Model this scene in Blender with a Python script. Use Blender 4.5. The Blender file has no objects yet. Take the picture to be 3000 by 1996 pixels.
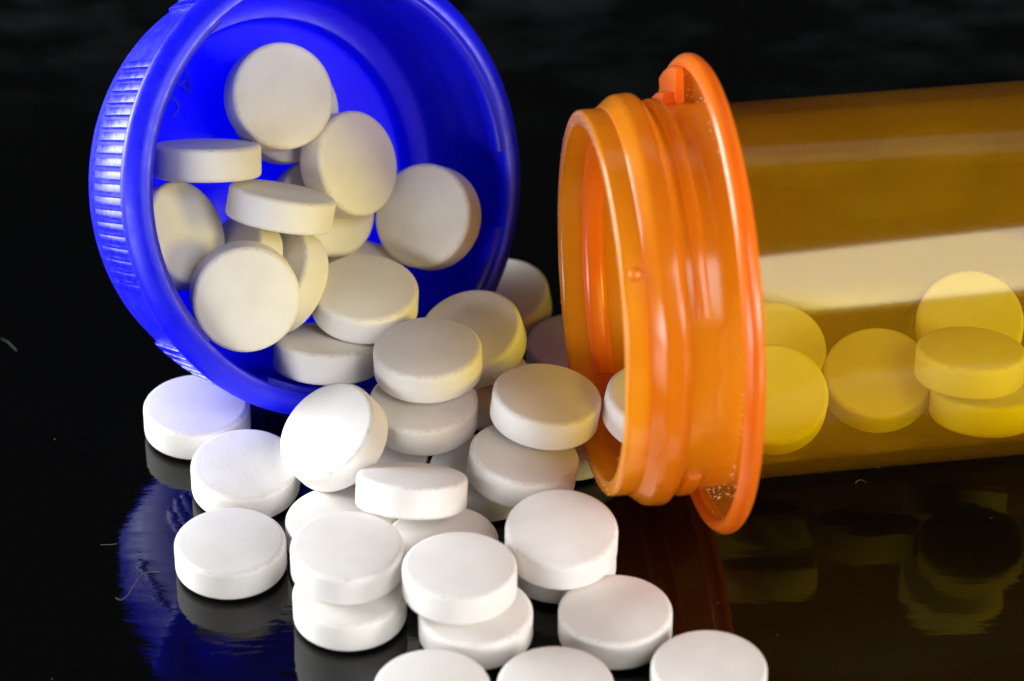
import bpy, math, random
from mathutils import Vector, Matrix, noise

random.seed(7)
sc = bpy.context.scene
C = sc.collection
MM = 0.001          # everything below is laid out in millimetres

# ------------------------------------------------------------------ camera
PITCH, DIST = math.radians(35.0), 290.0
cam_d = bpy.data.cameras.new('camera')
cam = bpy.data.objects.new('camera', cam_d)
C.objects.link(cam)
cam.location = (0.0, -DIST * math.cos(PITCH) * MM, DIST * math.sin(PITCH) * MM)
cam.rotation_euler = (math.pi / 2 - PITCH, 0, 0)
cam_d.sensor_width = 36.0
cam_d.lens = 11073.0 / 3000.0 * 36.0
cam_d.clip_start, cam_d.clip_end = 0.01, 20.0
cam_d.dof.use_dof = True
cam_d.dof.focus_distance = 0.272
cam_d.dof.aperture_fstop = 34.0
sc.camera = cam

# ------------------------------------------------------------------ world and lamps
world = bpy.data.worlds.new('World')
sc.world = world
world.use_nodes = True
world.node_tree.nodes['Background'].inputs['Color'].default_value = (0.80, 0.90, 1.0, 1)
world.node_tree.nodes['Background'].inputs['Strength'].default_value = 0.015


def area_lamp(name, az, el, dist, sx, sy, watts, colour, aim=(0, -15, 6)):
    """soft box: az measured from the camera side (0) towards +x, el above the table"""
    d = Vector((math.sin(az) * math.cos(el), -math.cos(az) * math.cos(el), math.sin(el)))
    l = bpy.data.lights.new(name, 'AREA')
    l.shape = 'RECTANGLE'
    l.size, l.size_y = sx, sy
    l.energy = watts
    l.color = colour
    o = bpy.data.objects.new(name, l)
    C.objects.link(o)
    o.location = Vector(aim) * MM + d * dist
    o.rotation_euler = d.to_track_quat('Z', 'Y').to_euler()
    return o


R = math.radians
area_lamp('window_softbox', R(38), R(36), 0.62, 0.25, 0.36, 1.52, (1.0, 0.985, 0.97))
area_lamp('right_softbox', R(69), R(11), 0.50, 0.16, 0.12, 1.7, (1.0, 0.97, 0.93))
area_lamp('side_softbox', R(-108), R(12), 0.42, 0.26, 0.18, 4.0, (0.92, 0.965, 1.0), aim=(-12, -12, 10))
area_lamp('front_fill', R(-42), R(10), 0.36, 0.20, 0.10, 0.62, (0.96, 0.98, 1.0), aim=(-8, -34, 3))  # added low fill lamp, brightens the sides of the front tablets
area_lamp('back_softbox', R(170), R(56), 0.60, 0.42, 0.16, 0.08, (1.0, 0.97, 0.95), aim=(25, -15, 20))

sc.view_settings.view_transform = 'Standard'
sc.view_settings.look = 'None'
sc.view_settings.exposure = 0.2
sc.view_settings.gamma = 1.0
sc.view_settings.use_curve_mapping = False
sc.cycles.max_bounces = 10
sc.cycles.diffuse_bounces = 6
sc.cycles.glossy_bounces = 4
sc.cycles.transmission_bounces = 10
sc.cycles.transparent_max_bounces = 16
sc.cycles.volume_bounces = 0
sc.cycles.sample_clamp_indirect = 6.0
sc.cycles.use_denoising = True


# ------------------------------------------------------------------ helpers
def link(o, parent=None):
    C.objects.link(o)
    if parent is not None:
        o.parent = parent
    return o


def tag(o, label=None, category=None, group=None, kind=None):
    if label:
        o['label'] = label
    if category:
        o['category'] = category
    if group:
        o['group'] = group
    if kind:
        o['kind'] = kind
    return o


def mesh_obj(name, verts, faces, mat, parent=None, smooth=True, scale=MM):
    me = bpy.data.meshes.new(name)
    me.from_pydata([(v[0] * scale, v[1] * scale, v[2] * scale) for v in verts], [], faces)
    me.materials.append(mat)
    if smooth:
        me.polygons.foreach_set('use_smooth', [True] * len(me.polygons))
    me.update()
    return link(bpy.data.objects.new(name, me), parent)


def sharp(o, deg=35):
    """mark edges sharper than deg so that smooth shading keeps the corner"""
    me = o.data
    import bmesh
    bm = bmesh.new()
    bm.from_mesh(me)
    bmesh.ops.recalc_face_normals(bm, faces=bm.faces)
    for e in bm.edges:
        if len(e.link_faces) == 2 and e.calc_face_angle(0) > math.radians(deg):
            e.smooth = False
    bm.to_mesh(me)
    bm.free()
    return o


def lathe(profile, seg=128, closed=True, warp=None):
    """profile: list of (r, z). closed = ring section; else ends on the axis where r = 0"""
    verts, faces, rings = [], [], []
    for (r, z) in profile:
        if r <= 1e-6:
            rings.append([len(verts)])
            verts.append((0, 0, z))
        else:
            s = len(verts)
            rings.append(list(range(s, s + seg)))
            for k in range(seg):
                a = 2 * math.pi * k / seg
                rr, zz = (r, z) if warp is None else warp(r, z, a)
                verts.append((rr * math.cos(a), rr * math.sin(a), zz))
    n = len(rings)
    for i in range(n if closed else n - 1):
        A, B = rings[i], rings[(i + 1) % n]
        if len(A) == 1 and len(B) == 1:
            continue
        for k in range(seg):
            k2 = (k + 1) % seg
            if len(A) == 1:
                faces.append((A[0], B[k], B[k2]))
            elif len(B) == 1:
                faces.append((A[k], B[0], A[k2]))
            else:
                faces.append((A[k], B[k], B[k2], A[k2]))
    return verts, faces


def arc_sector(profile, a0, a1, seg=24):
    """closed section swept from angle a0 to a1 with end caps"""
    verts, faces = [], []
    n = len(profile)
    for k in range(seg + 1):
        a = a0 + (a1 - a0) * k / seg
        for (r, z) in profile:
            verts.append((r * math.cos(a), r * math.sin(a), z))
    for k in range(seg):
        for i in range(n):
            j = (i + 1) % n
            faces.append((k * n + i, (k + 1) * n + i, (k + 1) * n + j, k * n + j))
    faces.append(tuple(range(n)))
    faces.append(tuple(range(seg * n + n - 1, seg * n - 1, -1)))
    return verts, faces


def round_profile(pts, rad, steps=4):
    """round every corner of a closed (r, z) polygon"""
    out = []
    n = len(pts)
    for i in range(n):
        p0, p1, p2 = (Vector(pts[i - 1]), Vector(pts[i]), Vector(pts[(i + 1) % n]))
        rr = rad[i] if isinstance(rad, (list, tuple)) else rad
        d0, d2 = (p0 - p1), (p2 - p1)
        t = min(rr, d0.length * .45, d2.length * .45)
        if t < 1e-4:
            out.append(tuple(p1))
            continue
        a, b = p1 + d0.normalized() * t, p1 + d2.normalized() * t
        for s in range(steps + 1):
            u = s / steps
            q = a * (1 - u) ** 2 + p1 * 2 * u * (1 - u) + b * u ** 2
            out.append((q.x, q.y))
    return out


def axis_matrix(origin, axis, hint=Vector((0, 0, 1))):
    """z column = axis, x column = the hint made square to it"""
    z = Vector(axis).normalized()
    x = (Vector(hint) - z * Vector(hint).dot(z)).normalized()
    y = z.cross(x)
    m = Matrix((x, y, z)).transposed().to_4x4()
    m.translation = Vector(origin) * MM
    return m


class NT:
    """tiny node-tree helper"""

    def __init__(self, name):
        self.mat = bpy.data.materials.new(name)
        self.mat.use_nodes = True
        self.t = self.mat.node_tree
        self.t.nodes.clear()
        self.out = self.t.nodes.new('ShaderNodeOutputMaterial')

    def n(self, kind, **kw):
        nd = self.t.nodes.new(kind)
        for k, v in kw.items():
            if hasattr(nd, k) and not k.startswith('i_'):
                setattr(nd, k, v)
        return nd

    def set(self, nd, **kw):
        for k, v in kw.items():
            nd.inputs[k.replace('_', ' ')].default_value = v
        return nd

    def l(self, a, b):
        self.t.links.new(a, b)


# ------------------------------------------------------------------ materials
def mat_tablet():
    m = NT('tablet_coating')
    b = m.n('ShaderNodeBsdfPrincipled')
    tc = m.n('ShaderNodeTexCoord')
    oi = m.n('ShaderNodeObjectInfo')
    off = m.n('ShaderNodeVectorMath', operation='MULTIPLY_ADD')
    cmb = m.n('ShaderNodeCombineXYZ')
    for i in range(3):
        m.l(oi.outputs['Random'], cmb.inputs[i])
    m.l(cmb.outputs[0], off.inputs[0])
    off.inputs[1].default_value = (3.1, 1.7, 2.3)
    m.l(tc.outputs['Object'], off.inputs[2])
    soft = m.set(m.n('ShaderNodeTexNoise'), Scale=330.0, Detail=3.0, Roughness=.55)
    fine = m.set(m.n('ShaderNodeTexNoise'), Scale=5200.0, Detail=3.0, Roughness=.6)
    grit = m.set(m.n('ShaderNodeTexNoise'), Scale=2600.0, Detail=2.0, Roughness=.5)
    for nd in (soft, fine, grit):
        m.l(off.outputs[0], nd.inputs['Vector'])
    ramp = m.n('ShaderNodeValToRGB')
    ramp.color_ramp.elements[0].position, ramp.color_ramp.elements[1].position = .35, .68
    ramp.color_ramp.elements[0].color = (.775, .735, .69, 1)
    ramp.color_ramp.elements[1].color = (.83, .80, .765, 1)
    m.l(soft.outputs['Fac'], ramp.inputs['Fac'])
    # worn tan line where the face meets the edge: |z| close to the shoulder height
    sep = m.n('ShaderNodeSeparateXYZ')
    m.l(tc.outputs['Object'], sep.inputs[0])
    ab = m.n('ShaderNodeMath', operation='ABSOLUTE')
    m.l(sep.outputs['Z'], ab.inputs[0])
    sub = m.n('ShaderNodeMath', operation='SUBTRACT')
    m.l(ab.outputs[0], sub.inputs[0])
    sub.inputs[1].default_value = 1.10 * MM
    ab2 = m.n('ShaderNodeMath', operation='ABSOLUTE')
    m.l(sub.outputs[0], ab2.inputs[0])
    mr = m.n('ShaderNodeMapRange')
    m.l(ab2.outputs[0], mr.inputs['Value'])
    mr.inputs['From Min'].default_value, mr.inputs['From Max'].default_value = 0.02 * MM, .10 * MM
    mr.inputs['To Min'].default_value, mr.inputs['To Max'].default_value = 1.0, 0.0
    gr = m.n('ShaderNodeMapRange')
    m.l(grit.outputs['Fac'], gr.inputs['Value'])
    gr.inputs['From Min'].default_value, gr.inputs['From Max'].default_value = .50, .68
    gr.inputs['To Max'].default_value = .5
    mul = m.n('ShaderNodeMath', operation='MULTIPLY')
    m.l(mr.outputs[0], mul.inputs[0])
    m.l(gr.outputs[0], mul.inputs[1])
    mix = m.n('ShaderNodeMix', data_type='RGBA')
    m.l(mul.outputs[0], mix.inputs[0])
    m.l(ramp.outputs['Color'], mix.inputs[6])
    mix.inputs[7].default_value = (.60, .47, .34, 1)
    # rare dark specks
    vor = m.n('ShaderNodeTexVoronoi')
    vor.inputs['Scale'].default_value = 190.0
    m.l(off.outputs[0], vor.inputs['Vector'])
    sp = m.n('ShaderNodeMapRange')
    m.l(vor.outputs['Distance'], sp.inputs['Value'])
    sp.inputs['From Min'].default_value, sp.inputs['From Max'].default_value = .008, .022
    sp.inputs['To Min'].default_value, sp.inputs['To Max'].default_value = .55, 0.0
    mix2 = m.n('ShaderNodeMix', data_type='RGBA')
    m.l(sp.outputs[0], mix2.inputs[0])
    m.l(mix.outputs[2], mix2.inputs[6])
    mix2.inputs[7].default_value = (.45, .36, .28, 1)
    m.l(mix2.outputs[2], b.inputs['Base Color'])
    b.inputs['Roughness'].default_value = .62
    b.inputs['Specular IOR Level'].default_value = .25
    b.inputs['Subsurface Weight'].default_value = 0.0
    b.inputs['Subsurface Radius'].default_value = (1.0, .8, .6)
    b.inputs['Subsurface Scale'].default_value = .00045
    bump = m.n('ShaderNodeBump')
    bump.inputs['Strength'].default_value = .3
    bump.inputs['Distance'].default_value = .00006
    m.l(fine.outputs['Fac'], bump.inputs['Height'])
    bump2 = m.n('ShaderNodeBump')
    bump2.inputs['Strength'].default_value = .5
    bump2.inputs['Distance'].default_value = .00008
    m.l(mul.outputs[0], bump2.inputs['Height'])
    bump2.invert = True
    m.l(bump.outputs[0], bump2.inputs['Normal'])
    m.l(bump2.outputs[0], b.inputs['Normal'])
    m.l(b.outputs[0], m.out.inputs['Surface'])
    return m.mat


def mat_blue(name, rough=.32, sss=1.0, mfp=3.0, spec=.5):
    m = NT(name)
    tc = m.n('ShaderNodeTexCoord')
    b = m.n('ShaderNodeBsdfPrincipled')
    b.inputs['Base Color'].default_value = (.005, .005, .995, 1)
    b.inputs['Specular IOR Level'].default_value = spec
    # light wanders through the thin wall, blue much farther than red or green
    b.inputs['Subsurface Weight'].default_value = sss
    b.inputs['Subsurface Radius'].default_value = (.15, .15, mfp)
    b.inputs['Subsurface Scale'].default_value = .001
    scuff = m.set(m.n('ShaderNodeTexNoise'), Scale=900.0, Detail=6.0, Roughness=.7)
    m.l(tc.outputs['Object'], scuff.inputs['Vector'])
    rr = m.n('ShaderNodeMapRange')
    m.l(scuff.outputs['Fac'], rr.inputs['Value'])
    rr.inputs['From Min'].default_value, rr.inputs['From Max'].default_value = .3, .7
    rr.inputs['To Min'].default_value, rr.inputs['To Max'].default_value = rough - .07, rough + .12
    m.l(rr.outputs[0], b.inputs['Roughness'])
    bump = m.n('ShaderNodeBump')
    bump.inputs['Strength'].default_value = .12
    bump.inputs['Distance'].default_value = .0001
    m.l(scuff.outputs['Fac'], bump.inputs['Height'])
    m.l(bump.outputs[0], b.inputs['Normal'])
    m.l(b.outputs[0], m.out.inputs['Surface'])
    return m.mat


def mat_orange(name, haze, absorb=1.0, rough=.06, haze_col=(1.0, .36, .035), back=.55):
    """clear amber plastic: straight-through transmission coloured by the wall's own
    absorption, a Fresnel gloss and a little milkiness"""
    m = NT(name)
    tc = m.n('ShaderNodeTexCoord')
    tp = m.n('ShaderNodeBsdfTransparent')
    df = m.n('ShaderNodeBsdfDiffuse')
    df.inputs['Color'].default_value = (*haze_col, 1)
    tl = m.n('ShaderNodeBsdfTranslucent')
    tl.inputs['Color'].default_value = (*haze_col, 1)
    mh = m.n('ShaderNodeMixShader')
    mh.inputs[0].default_value = back
    m.l(df.outputs[0], mh.inputs[1])
    m.l(tl.outputs[0], mh.inputs[2])
    # smudges vary the milkiness slightly
    nz = m.set(m.n('ShaderNodeTexNoise'), Scale=160.0, Detail=5.0, Roughness=.6)
    m.l(tc.outputs['Object'], nz.inputs['Vector'])
    mr = m.n('ShaderNodeMapRange')
    m.l(nz.outputs['Fac'], mr.inputs['Value'])
    mr.inputs['From Min'].default_value, mr.inputs['From Max'].default_value = .3, .7
    mr.inputs['To Min'].default_value, mr.inputs['To Max'].default_value = haze * .85, haze * 1.15
    m1 = m.n('ShaderNodeMixShader')
    m.l(mr.outputs[0], m1.inputs[0])
    m.l(tp.outputs[0], m1.inputs[1])
    m.l(mh.outputs[0], m1.inputs[2])
    gl = m.n('ShaderNodeBsdfGlossy')
    gl.inputs['Roughness'].default_value = rough
    fr = m.n('ShaderNodeFresnel')
    # the ray runs straight on inside the wall, so the inner faces use the same outside Fresnel
    ge = m.n('ShaderNodeNewGeometry')
    io = m.n('ShaderNodeMapRange')
    m.l(ge.outputs['Backfacing'], io.inputs['Value'])
    io.inputs['To Min'].default_value, io.inputs['To Max'].default_value = 1.57, 1 / 1.57
    m.l(io.outputs[0], fr.inputs['IOR'])
    m2 = m.n('ShaderNodeMixShader')
    m.l(fr.outputs[0], m2.inputs[0])
    m.l(m1.outputs[0], m2.inputs[1])
    m.l(gl.outputs[0], m2.inputs[2])
    m.l(m2.outputs[0], m.out.inputs['Surface'])
    va = m.n('ShaderNodeVolumeAbsorption')
    va.inputs['Color'].default_value = (.990, .945, .0, 1)
    va.inputs['Density'].default_value = 2000.0 * absorb
    m.l(va.outputs[0], m.out.inputs['Volume'])
    return m.mat


def mat_table():
    m = NT('black_gloss_top')
    tc = m.n('ShaderNodeTexCoord')
    b = m.n('ShaderNodeBsdfPrincipled')
    b.inputs['Base Color'].default_value = (.0016, .0016, .0015, 1)
    b.inputs['Roughness'].default_value = .045
    b.inputs['IOR'].default_value = 1.5
    # faint streaks of a dim reflection behind the objects, painted into the base colour
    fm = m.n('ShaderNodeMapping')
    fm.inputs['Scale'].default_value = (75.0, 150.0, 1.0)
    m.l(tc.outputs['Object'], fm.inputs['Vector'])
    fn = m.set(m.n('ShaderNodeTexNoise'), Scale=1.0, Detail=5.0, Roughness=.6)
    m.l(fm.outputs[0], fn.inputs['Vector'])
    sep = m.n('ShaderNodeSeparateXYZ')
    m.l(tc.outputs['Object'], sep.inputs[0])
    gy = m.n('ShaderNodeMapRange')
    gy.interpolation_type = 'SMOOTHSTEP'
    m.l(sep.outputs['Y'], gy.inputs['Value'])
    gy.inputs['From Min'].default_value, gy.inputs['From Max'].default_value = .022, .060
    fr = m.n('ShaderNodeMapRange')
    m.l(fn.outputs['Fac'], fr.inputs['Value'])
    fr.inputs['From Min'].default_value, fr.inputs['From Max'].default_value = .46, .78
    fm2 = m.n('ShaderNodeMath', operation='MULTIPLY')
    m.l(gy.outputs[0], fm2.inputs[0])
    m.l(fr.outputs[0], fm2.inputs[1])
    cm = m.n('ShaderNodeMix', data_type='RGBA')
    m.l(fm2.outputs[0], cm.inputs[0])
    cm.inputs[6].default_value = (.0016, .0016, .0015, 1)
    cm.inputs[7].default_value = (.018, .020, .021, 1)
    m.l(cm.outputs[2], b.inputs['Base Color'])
    mp = m.n('ShaderNodeMapping')
    mp.inputs['Scale'].default_value = (420.0, 1500.0, 1.0)
    m.l(tc.outputs['Object'], mp.inputs['Vector'])
    nz = m.set(m.n('ShaderNodeTexNoise'), Scale=1.0, Detail=3.0, Roughness=.55)
    m.l(mp.outputs[0], nz.inputs['Vector'])
    mp2 = m.n('ShaderNodeMapping')
    mp2.inputs['Scale'].default_value = (90.0, 230.0, 1.0)
    m.l(tc.outputs['Object'], mp2.inputs['Vector'])
    nz2 = m.set(m.n('ShaderNodeTexNoise'), Scale=1.0, Detail=2.0, Roughness=.5)
    m.l(mp2.outputs[0], nz2.inputs['Vector'])
    b1 = m.n('ShaderNodeBump')
    b1.inputs['Strength'].default_value = 1.0
    b1.inputs['Distance'].default_value = .000012
    m.l(nz.outputs['Fac'], b1.inputs['Height'])
    b2 = m.n('ShaderNodeBump')
    b2.inputs['Strength'].default_value = 1.0
    b2.inputs['Distance'].default_value = .00006
    m.l(nz2.outputs['Fac'], b2.inputs['Height'])
    m.l(b1.outputs[0], b2.inputs['Normal'])
    m.l(b2.outputs[0], b.inputs['Normal'])
    m.l(b.outputs[0], m.out.inputs['Surface'])
    return m.mat


def mat_plain(name, col, rough=.6):
    m = NT(name)
    b = m.n('ShaderNodeBsdfPrincipled')
    tc = m.n('ShaderNodeTexCoord')
    nz = m.set(m.n('ShaderNodeTexNoise'), Scale=4000.0, Detail=2.0)
    m.l(tc.outputs['Object'], nz.inputs['Vector'])
    mx = m.n('ShaderNodeMix', data_type='RGBA')
    m.l(nz.outputs['Fac'], mx.inputs[0])
    mx.inputs[6].default_value = (*[c * .8 for c in col], 1)
    mx.inputs[7].default_value = (*col, 1)
    m.l(mx.outputs[2], b.inputs['Base Color'])
    b.inputs['Roughness'].default_value = rough
    m.l(b.outputs[0], m.out.inputs['Surface'])
    return m.mat


M_TAB = mat_tablet()
M_BLUE = mat_blue('blue_plastic', .36, 1.0, 4.5, .35)
M_BLUE_LIP = mat_blue('blue_plastic_scuffed', .38, 1.0, 1.5)
M_BLUE_GRIP = mat_blue('blue_plastic_grip', .27, .3, .4, .95)
M_BODY = mat_orange('amber_body', .115, .8, .10, (1.0, .54, .012))
M_NECK = mat_orange('amber_neck', .72, .5, .17, (1.0, .43, .016))
M_WEB = mat_orange('amber_web', .22, .9, .10, (1.0, .33, .03))
M_RIM = mat_orange('amber_thick', .80, .5, .22, (1.0, .29, .016), .5)
M_TABLE = mat_table()
M_DUST = mat_plain('powder', (.75, .72, .62))
M_FIBRE = mat_plain('lint', (.22, .22, .21))

# ------------------------------------------------------------------ the table
bx, by0, by1, bt = 700.0, -420.0, 900.0, 18.0
tv = [(-bx, by0, 0), (bx, by0, 0), (bx, by1, 0), (-bx, by1, 0), (-bx, by0, -bt), (bx, by0, -bt), (bx, by1, -bt), (-bx, by1, -bt)]
tf = [(0, 1, 2, 3), (7, 6, 5, 4), (0, 4, 5, 1), (1, 5, 6, 2), (2, 6, 7, 3), (3, 7, 4, 0)]
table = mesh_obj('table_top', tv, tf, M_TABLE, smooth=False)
tag(table, 'glossy black table top under the tablets', kind='structure')

# ------------------------------------------------------------------ the blue cap
CAP_C, CAP_A = Vector((-13.438, -4.791, 17.293)), Vector((.56571, -.71182, .41628)).normalized()
cap = link(bpy.data.objects.new('bottle_cap', None))
cap.empty_display_size = .01
cap.matrix_world = axis_matrix(CAP_C, CAP_A)      # local x = uphill, local z = out of the mouth
tag(cap, 'open blue ribbed plastic cap standing on its side, filled with white tablets', 'cap')

# wall and closed end in one section; z = 0 is the widest circle of the lip
shell = [(16.15, -.75), (15.95, -4.6), (15.55, -7.0), (14.95, -8.9), (14.3, -9.7), (13.2, -10.05), (0, -10.05),
         (0, -9.0), (11.55, -9.0), (11.9, -8.8), (12.0, -7.75), (12.2, -7.55), (13.6, -7.45), (14.0, -7.1),
         (14.75, -4.8), (15.0, -4.4), (15.02, -2.8), (15.2, -2.5), (15.25, -.75)]
v, f = lathe(shell, 160, closed=True)
o = sharp(mesh_obj('cap_shell', v, f, M_BLUE, cap), 40)
lip = [(15.2, -.78), (15.2, .15), (15.24, .75), (15.45, 1.05), (15.8, 1.08), (16.3, .85), (16.85, .30), (17.06, 0.0),
       (17.06, -.28), (16.85, -.55), (16.4, -.75)]
v, f = lathe(lip, 160)
o = sharp(mesh_obj('rim', v, f, M_BLUE_LIP, cap), 50)


# grip ridges: four panels of fifteen, each ridge a small bevelled bar lying on the wall
def ridge_mesh():
    prof = round_profile([(-.33, -.1), (-.30, .40), (.30, .40), (.33, -.1)], .07, 2)
    verts, faces = [], []
    zs = [(-6.6, .55, .25), (-6.3, .9, .85), (-5.9, 1, 1), (-3.2, 1, 1), (-1.0, 1, 1), (-.72, 1, 1)]
    for (z, sx, sy) in zs:
        base = 15.92 + (z + 4.6) * .055 if z > -4.6 else 15.92 + (z + 4.6) * .15
        for (x, y) in prof:
            verts.append((base + y * sy, x * sx, z))
    n = len(prof)
    for k in range(len(zs) - 1):
        for i in range(n):
            j = (i + 1) % n
            faces.append((k * n + i, k * n + j, (k + 1) * n + j, (k + 1) * n + i))
    faces.append(tuple(range(n - 1, -1, -1)))
    faces.append(tuple(range((len(zs) - 1) * n, len(zs) * n)))
    return verts, faces


v, f = ridge_mesh()
first = None
for start in (-41.0, 39.0, 119.0, 219.0):
    for k in range(19):
        ang = math.radians(start + k * 59.0 / 18.0)
        if first is None:
            first = sharp(mesh_obj('grip_ridge', v, f, M_BLUE_GRIP, cap), 30)
            rg = first
        else:
            rg = link(first.copy(), cap)
        rg.rotation_euler = (0, 0, ang)

# locking tabs under the lip, with gaps between them
for a0 in (20.0, 140.0, 260.0):
    prof = round_profile([(15.28, .78), (14.9, .62), (14.80, .2), (14.80, -.5), (15.28, -1.0)], .12, 2)
    v, f = arc_sector(prof, math.radians(a0), math.radians(a0 + 98.0), 48)
    sharp(mesh_obj('locking_tab', v, f, M_BLUE_LIP, cap), 35)

# raised moulded letters on the floor of the cap
def letter(ch, x, y, rot, size):
    cu = bpy.data.curves.new('letter', 'FONT')
    cu.body = ch
    cu.size = size * MM
    cu.extrude = .10 * MM
    cu.align_x, cu.align_y = 'CENTER', 'CENTER'
    tmp = bpy.data.objects.new('letter_tmp', cu)
    C.objects.link(tmp)
    dg = bpy.context.evaluated_depsgraph_get()
    me = bpy.data.meshes.new_from_object(tmp.evaluated_get(dg))
    bpy.data.objects.remove(tmp)
    me.materials.clear()
    me.materials.append(M_BLUE_GRIP)
    o = link(bpy.data.objects.new('raised_letter', me), cap)
    o.location = (x * MM, y * MM, -8.93 * MM)
    o.rotation_euler = (0, 0, rot)
    return o


letter('A', 9.1, 4.25, math.radians(105), 2.3)
letter('C', 8.0, 5.95, math.radians(128), 2.2)

# ------------------------------------------------------------------ the orange vial
V_C, V_A = Vector((14.211, -18.427, 16.96)), Vector((.98651, .16325, -.012)).normalized()
vial = link(bpy.data.objects.new('pill_bottle', None))
vial.empty_display_size = .01
vial.matrix_world = axis_matrix(V_C, V_A)          # local z runs from the mouth to the base, x is up, y faces the camera
tag(vial, 'translucent orange plastic pill bottle lying on its side, mouth open, yellowed tablets inside', 'bottle')

prof = round_profile([(12.45, -8.85), (13.55, -8.85), (13.55, -.02), (12.35, -.02)], [.35, .35, .01, .01], 4)
v, f = lathe(prof, 160)
sharp(mesh_obj('neck', v, f, M_NECK, vial), 50)
ring = round_profile([(13.57, -7.3), (14.42, -6.3), (14.5, -5.0), (13.57, -4.35)], [.2, .3, .35, .15], 5)
v, f = lathe(ring, 160)
sharp(mesh_obj('thread_ring', v, f, M_NECK, vial), 60)
inner_ring = round_profile([(12.43, -7.3), (12.02, -6.9), (12.02, -5.9), (12.43, -5.5)], .2, 3)
for (a0, a1) in ((-150, -20), (40, 120)):
    v, f = arc_sector(inner_ring, R(a0), R(a1), 60)
    sharp(mesh_obj('inner_rib', v, f, M_RIM, vial), 40)
thread = round_profile([(13.57, -4.1), (13.95, -3.9), (13.95, -3.2), (13.57, -3.0)], .15, 3)
for (a0, a1) in ((-110, 62), (120, 215)):
    v, f = arc_sector(thread, R(a0), R(a1), 60)
    sharp(mesh_obj('thread', v, f, M_NECK, vial), 40)
web = round_profile([(13.57, -.95), (15.85, -.95), (15.85, -.42), (13.57, -.42)], .02, 1)
v, f = lathe(web, 160)
fl = sharp(mesh_obj('flange', v, f, M_WEB, vial), 40)
frim = round_profile([(15.87, -1.4), (16.5, -1.5), (16.93, -1.0), (16.93, -.5), (16.5, -.02), (15.87, -.12)], .25, 4)
v, f = lathe(frim, 192)
sharp(mesh_obj('flange_rim', v, f, M_RIM, fl), 60)
body = [(13.24, .02), (13.24, 59.0), (12.9, 59.9), (12.2, 60.0), (0, 60.0), (0, 58.8), (11.9, 58.8), (12.3, 58.2), (12.3, .02)]
v, f = lathe(body, 160)
sharp(mesh_obj('bottle_body', v, f, M_BODY, vial), 50)
foot = round_profile([(13.26, 56.5), (15.9, 57.0), (15.9, 59.6), (13.26, 59.8)], .3, 3)
v, f = lathe(foot, 128)
sharp(mesh_obj('base_ring', v, f, M_RIM, vial), 50)
# stepped lug between neck and flange
for nm, pr, a0, a1 in (('locking_lug', [(13.57, -2.2), (16.0, -2.05), (16.2, -1.55), (13.57, -1.55)], -47, -23),
                       ('locking_lug', [(13.57, -3.05), (14.35, -2.95), (14.45, -2.22), (13.57, -2.22)], -45, -25)):
    v, f = arc_sector(round_profile(pr, .22, 3), R(a0), R(a1), 14)
    sharp(mesh_obj(nm, v, f, M_RIM, vial), 40)
# moulding gate: a small oval bead on the neck
v, f = lathe([(0, .22), (.3, .17), (.5, 0), (.3, -.17), (0, -.22)], 24, closed=False)
gate = mesh_obj('gate_mark', v, f, M_NECK, vial)
ga = R(48)
gate.matrix_parent_inverse = Matrix.Identity(4)
gm = Matrix((Vector((0, 0, 1)), Vector((-math.sin(ga), math.cos(ga), 0)), Vector((math.cos(ga), math.sin(ga), 0)))).transposed().to_4x4()
gm.translation = Vector((13.6 * math.cos(ga), 13.6 * math.sin(ga), -7.9)) * MM
gate.matrix_local = gm


def crumbs(name, pts, parent=None, mat=M_DUST):
    """tiny irregular grains joined into one mesh; pts = (x, y, z, size)"""
    verts, faces = [], []
    for (x, y, z, s) in pts:
        b = len(verts)
        for d in ((1, 0, 0), (-1, 0, 0), (0, 1, 0), (0, -1, 0), (0, 0, 1), (0, 0, -1)):
            k = s * random.uniform(.5, 1.2)
            verts.append((x + d[0] * k, y + d[1] * k, z + d[2] * k))
        for t in ((0, 2, 4), (2, 1, 4), (1, 3, 4), (3, 0, 4), (2, 0, 5), (1, 2, 5), (3, 1, 5), (0, 3, 5)):
            faces.append(tuple(b + i for i in t))
    return tag(mesh_obj(name, verts, faces, mat, parent, smooth=False), kind='stuff')


pts = []
for i in range(150):                                  # powder caught on the mouth
    a = random.uniform(0, 2 * math.pi)
    if random.random() < .45:
        a = random.gauss(R(-205), .25) if random.random() < .6 else random.gauss(R(-20), .2)
    r = random.uniform(12.5, 13.5)
    pts.append((r * math.cos(a), r * math.sin(a), -8.85 - random.uniform(0, .02), random.choice((.02, .03, .03, .05))))
for i in range(170):                                  # inside of the neck
    a = random.uniform(R(-170), R(20))
    pts.append((12.44 * math.cos(a), 12.44 * math.sin(a), random.uniform(-8.6, -1.5), random.choice((.015, .02, .02, .03, .045))))
for i in range(420):                                  # corner between neck and flange
    a = random.uniform(0, 2 * math.pi)
    r = 13.57 + abs(random.gauss(0, .9))
    if r < 15.8:
        pts.append((r * math.cos(a), r * math.sin(a), -.96, random.choice((.02, .03, .04, .05, .07))))
for i in range(60):                                   # outside of the neck
    a = random.uniform(R(-40), R(150))
    pts.append((13.56 * math.cos(a), 13.56 * math.sin(a), random.uniform(-4.0, -1.2), random.choice((.015, .02, .03))))
for i in range(110):                                  # outside of the body
    a = random.uniform(R(-40), R(140))
    pts.append((13.25 * math.cos(a), 13.25 * math.sin(a), random.uniform(.5, 28), random.choice((.012, .015, .02))))
crumbs('powder', pts, vial)

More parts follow.
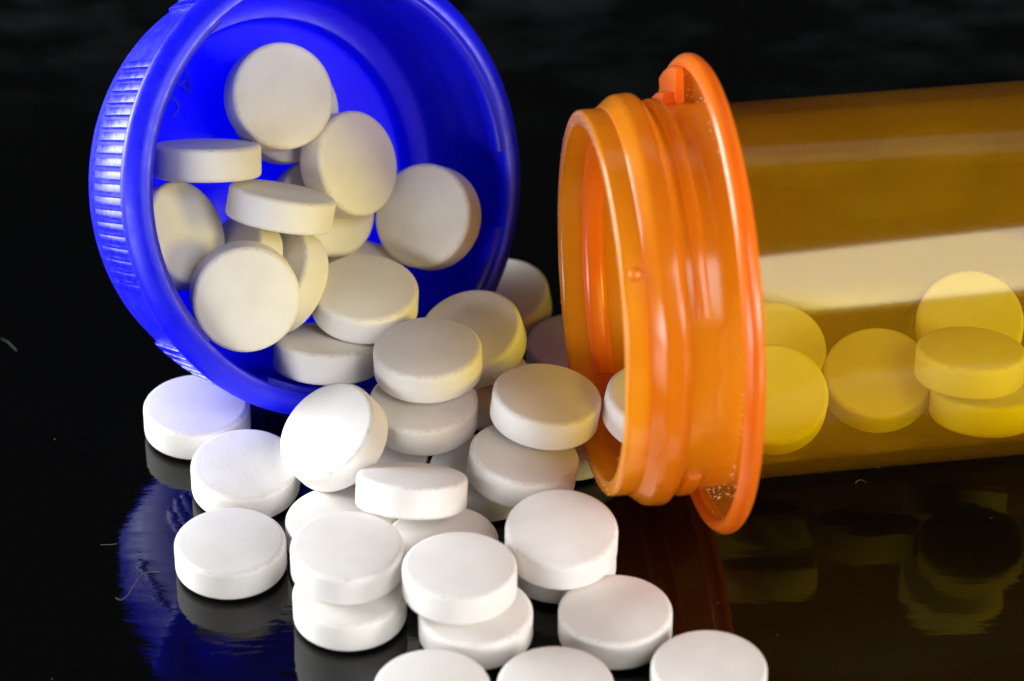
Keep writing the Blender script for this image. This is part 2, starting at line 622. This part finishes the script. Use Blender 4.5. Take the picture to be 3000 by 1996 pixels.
# ------------------------------------------------------------------ the tablets
RT, HE, HT = 3.93, 1.22, 1.45
prof = [(0.0, HT)]
for i in range(1, 11):
    r = (RT - .42) * i / 10
    prof.append((r, HT - (HT - HE) * (r / (RT - .42)) ** 2.2))
for i in range(1, 7):                                 # rounded shoulder
    t = i / 6 * math.pi / 2
    prof.append((RT - .42 + .42 * math.sin(t), HE - .38 + .38 * math.cos(t)))
prof = prof + [(r, -z) for (r, z) in reversed(prof)]
tv_, tf_ = lathe(prof, 72, closed=False)

# centre (mm) and face direction of every tablet
POSES = {
    'T': ((-23.27, -11.92, 1.45), (0.000, 0.000, 1.000)),
    'U': ((-19.27, -19.30, 1.59), (0.008, -0.085, 0.996)),
    'AH': ((-19.80, -28.19, 1.45), (0.000, 0.000, 1.000)),
    'AE2': ((-11.22, -33.82, 1.45), (-0.000, 0.001, 1.000)),
    'AE': ((-11.36, -32.35, 4.31), (-0.000, 0.001, 1.000)),
    'AF2': ((-2.49, -36.05, 1.60), (-0.000, 0.001, 1.000)),
    'AF': ((-3.58, -35.01, 4.67), (0.001, 0.024, 1.000)),
    'AG': ((7.09, -35.81, 1.45), (-0.001, 0.001, 1.000)),
    'AK': ((13.26, -41.86, 1.45), (0.000, 0.000, 1.000)),
    'AI': ((-5.34, -43.88, 1.45), (0.000, 0.000, 1.000)),
    'AJ': ((2.90, -43.57, 1.45), (0.000, 0.000, 1.000)),
    'AA': ((3.42, -30.36, 4.39), (0.017, -0.126, 0.992)),
    'AB': ((3.40, -28.69, 1.45), (0.000, -0.001, 1.000)),
    'X': ((2.41, -18.32, 7.05), (0.122, 0.016, 0.992)),
    'Y': ((0.76, -21.64, 4.25), (0.141, 0.021, 0.990)),
    'Z': ((10.42, -18.34, 6.72), (0.203, -0.061, 0.977)),
    'W': ((-7.07, -25.72, 5.09), (0.045, 0.401, 0.915)),
    'V': ((-12.73, -20.13, 5.65), (-0.483, -0.321, 0.815)),
    'R': ((-6.07, -14.72, 8.59), (-0.030, -0.006, 1.000)),
    'S': ((-6.39, -16.72, 5.49), (-0.005, -0.045, 0.999)),
    'Q': ((-2.92, -9.63, 6.81), (-0.227, -0.265, 0.937)),
    'AO': ((-2.52, -10.48, 3.16), (-0.028, -0.031, 0.999)),
    'O': ((-0.95, 2.05, 2.00), (-0.142, -0.172, 0.975)),
    'P': ((5.01, -3.84, 1.45), (0.000, 0.000, 1.000)),
    'AL': ((-10.01, -17.28, 1.45), (0.000, 0.000, 1.000)),
    'AM': ((-2.06, -19.37, 1.45), (0.002, -0.001, 1.000)),
    'AC': ((-12.12, -25.58, 1.45), (-0.002, 0.004, 1.000)),
    'AD': ((-4.88, -28.56, 2.00), (0.001, 0.008, 1.000)),
    'AP': ((4.19, -14.54, 1.47), (0.000, -0.000, 1.000)),
    'A': ((-17.07, -0.99, 22.42), (0.406, -0.718, 0.565)),
    'A2': ((-16.88, 2.44, 19.11), (0.428, -0.720, 0.547)),
    'B': ((-12.11, -0.50, 16.25), (0.695, -0.536, 0.479)),
    'C': ((-22.08, -5.95, 20.08), (0.005, 0.438, 0.899)),
    'D': ((-24.31, -8.10, 14.93), (0.765, -0.365, 0.531)),
    'E': ((-16.82, -6.83, 16.62), (0.179, 0.390, 0.903)),
    'F': ((-6.26, -0.46, 11.61), (-0.402, -0.699, 0.592)),
    'G': ((-19.26, -12.54, 12.67), (0.189, -0.924, 0.333)),
    'H': ((-20.08, -7.27, 11.57), (-0.738, -0.264, 0.622)),
    'I': ((-16.89, -7.35, 10.56), (-0.705, -0.324, 0.630)),
    'J': ((-14.21, -0.25, 12.18), (0.503, -0.562, 0.657)),
    'Kp': ((-10.83, -7.87, 9.22), (0.048, -0.097, 0.994)),
    'L': ((-11.87, -2.89, 7.07), (-0.031, -0.169, 0.985)),
    'M': ((-13.62, -10.40, 6.12), (0.044, 0.280, 0.959)),
    'BA': ((18.92, -12.84, 7.61), (-0.040, -0.472, 0.881)),
    'BB': ((18.60, -18.92, 8.10), (0.006, -0.512, 0.859)),
    'BC': ((26.44, -15.09, 7.05), (-0.037, -0.356, 0.934)),
    'BD': ((33.58, -9.75, 8.15), (-0.089, -0.610, 0.787)),
    'BE': ((32.75, -17.19, 10.08), (0.034, 0.180, 0.983)),
    'BF': ((33.97, -17.45, 6.88), (0.031, 0.195, 0.980)),
}
LABELS = {
    'T': 'white tablet lying flat on the table under the overhanging blue cap rim',
    'U': 'white tablet touching both the one under the cap rim and the lone flat one',
    'AH': 'lone white tablet lying flat on the table above the blue reflection, nothing on it',
    'AE2': 'bottom tablet of the neatly aligned two-high stack beside the lone flat tablet',
    'AE': 'top tablet of the neatly aligned two-high stack beside the lone flat tablet',
    'AF2': 'bottom tablet of the offset two-high stack next to the neatly aligned stack',
    'AF': 'top tablet of the offset two-high stack next to the neatly aligned stack',
    'AG': 'white tablet flat on the table, in front of the forward-tilted one below the bottle',
    'AK': 'outermost white tablet of the spill, farthest from cap, flat on the table',
    'AI': 'white tablet flat on the table directly in front of the offset two-high stack',
    'AJ': 'front white tablet flat on the table, between the outermost tablet and the offset stack front',
    'AA': 'white tablet tilted forward on top of a hidden one, just below the bottle mouth',
    'AB': 'mostly hidden white tablet propping up the tilted one below the bottle mouth',
    'X': 'cream-lit tablet on top of the tilted pile touching the orange bottle mouth',
    'Y': 'white tablet second from top in the tilted pile against the orange bottle mouth',
    'Z': 'white tablet lying half in the bottle mouth, half behind orange plastic',
    'W': 'white tablet tipped back nearly edge-on across others in the middle of the pile',
    'V': 'white tablet tilted steeply, face up, leaning against the lowest part of the cap rim',
    'R': 'white tablet on top of another right in front of the cap opening',
    'S': 'white tablet beneath the one in front of the cap opening, shaded on top',
    'Q': 'yellow-tinted tablet leaning at the cap rim between cap and bottle mouth',
    'AO': 'deep-shaded ochre tablet almost buried between the cap-front stack and the bottle-mouth pile',
    'O': 'brownish shaded tablet peeking out from behind the blue cap rim',
    'P': 'shaded tan tablet on the table behind the bottle mouth lip',
    'AL': 'buried tablet on the table showing a sliver under the cap-front stack',
    'AM': 'buried tablet on the table under the tilted bottle-mouth pile',
    'AC': 'white tablet on the table under the nearly edge-on one, behind the neatly aligned stack',
    'AD': 'greyish shaded tablet on the table under the nearly edge-on one, behind the offset stack',
    'AP': 'tablet on the table showing a sliver beneath the bottle mouth',
    'A': 'uppermost round-faced white tablet leaning in the blue cap',
    'A2': 'tablet hidden behind the uppermost round-faced one in the blue cap',
    'B': 'beige-lit tablet in the cap turned sideways, touching the uppermost one',
    'C': 'tablet lying edge-on on the cap wall with a strong blue cast at one end',
    'D': 'oval-looking tablet standing against the cap wall below the edge-on blue-cast one',
    'E': 'slanting edge-on tablet resting across the middle of the cap',
    'F': 'grey-shaded round tablet in the cap with an amber-lit edge',
    'G': 'large round-faced tablet resting on the lower cap rim with a blue edge',
    'H': 'small visible corner of a tablet on edge behind the round one on the cap rim',
    'I': 'tablet on edge in the cap, right beside the round one on the rim',
    'J': 'blurred tablet deep in the cap behind the slanting edge-on one',
    'Kp': 'flat-lying tablet near the middle of the cap mouth with a yellow-lit edge',
    'L': 'tablet showing only its top arc behind the flat-lying one in the cap mouth',
    'M': 'tablet lying on the floor of the cap wall under the flat-lying one',
    'BA': 'yellow-looking tablet inside the bottle at the flange, behind another',
    'BB': 'yellow-looking tablet inside the bottle at the flange, in front of another',
    'BC': 'single yellow-looking tablet lying alone in the middle of the bottle',
    'BD': 'yellow-looking tablet in the bottle standing upright behind a pair of stacked ones',
    'BE': 'upper one of the stacked pair of yellow-looking tablets inside the bottle',
    'BF': 'lower one of the stacked pair of yellow-looking tablets inside the bottle',
}
IN_CAP = ('A', 'A2', 'B', 'C', 'D', 'E', 'F', 'G', 'H', 'I', 'J', 'Kp', 'L', 'M')
IN_BOTTLE = ('Z', 'BA', 'BB', 'BC', 'BD', 'BE', 'BF')
proto = None
for key, (p, nrm) in POSES.items():
    if proto is None:
        proto = mesh_obj('tablet', tv_, tf_, M_TAB)
        o = proto
    else:
        o = link(proto.copy())
    q = Vector(nrm).to_track_quat('Z', 'Y')
    o.rotation_mode = 'QUATERNION'
    o.rotation_quaternion = q @ Matrix.Rotation(random.uniform(0, 6.28), 3, 'Z').to_quaternion()
    o.location = Vector(p) * MM
    tag(o, LABELS[key], 'tablet', 'tablets in the blue cap' if key in IN_CAP else
        'tablets in the orange bottle' if key in IN_BOTTLE else 'tablets spilled on the table')

# ------------------------------------------------------------------ lint and dust on the table
def fibre(points, rad, label):
    """thin hair through the points (mm), a closed tube"""
    pts_, n = [], len(points)
    P_ = [Vector(p) for p in points]
    for i in range(n - 1):                             # Catmull-Rom
        p0, p1, p2, p3 = P_[max(i - 1, 0)], P_[i], P_[i + 1], P_[min(i + 2, n - 1)]
        for s in range(8):
            t = s / 8
            pts_.append(.5 * ((2 * p1) + (p2 - p0) * t + (2 * p0 - 5 * p1 + 4 * p2 - p3) * t * t + (3 * p1 - p0 - 3 * p2 + p3) * t ** 3))
    pts_.append(P_[-1])
    verts, faces, k = [], [], 6
    for i, p in enumerate(pts_):
        d = (pts_[min(i + 1, len(pts_) - 1)] - pts_[max(i - 1, 0)]).normalized()
        u = d.cross(Vector((0, 0, 1))).normalized()
        w = u.cross(d)
        for j in range(k):
            a = 2 * math.pi * j / k
            q = p + (u * math.cos(a) + w * math.sin(a)) * rad
            verts.append((q.x, q.y, max(q.z, .004)))
    for i in range(len(pts_) - 1):
        for j in range(k):
            faces.append((i * k + j, i * k + (j + 1) % k, (i + 1) * k + (j + 1) % k, (i + 1) * k + j))
    faces.append(tuple(range(k)))
    faces.append(tuple(range(len(verts) - 1, len(verts) - 1 - k, -1)))
    return tag(mesh_obj('lint_fibre', verts, faces, M_FIBRE), label, 'fibre', 'lint on the table')


fibre([(-27.72, -31.41, 0.05), (-27.33, -31.66, 0.05), (-26.89, -31.13, 0.05), (-26.50, -29.91, 0.05), (-26.10, -28.79, 0.05), (-25.51, -28.54, 0.05), (-24.90, -28.54, 0.05)], 0.013, 'curved pale hair on the black table beside the blue reflection')
fibre([(-29.31, -25.42, 0.05), (-28.73, -25.42, 0.05), (-28.15, -25.32, 0.05)], 0.013, 'short straight pale fibre on the table away from the tablets')
fibre([(25.00, -18.15, 0.05), (25.17, -17.89, 0.05), (25.40, -17.78, 0.05), (25.62, -17.89, 0.05), (25.79, -18.15, 0.05)], 0.013, 'tiny arched pale fibre on the table in front of the bottle body')
fibre([(-39.23, 0.17, 0.05), (-38.65, -0.24, 0.05), (-38.26, -0.82, 0.05), (-37.86, -1.45, 0.05)], 0.013, 'faint hair on the bare table beside the blue cap')
pts = []
for i in range(150):
    x, y = random.uniform(-42, 40), random.uniform(-52, 60)
    pts.append((x, y, .02, random.choice((.008, .012, .012, .018, .03))))
crumbs('dust_specks', pts)
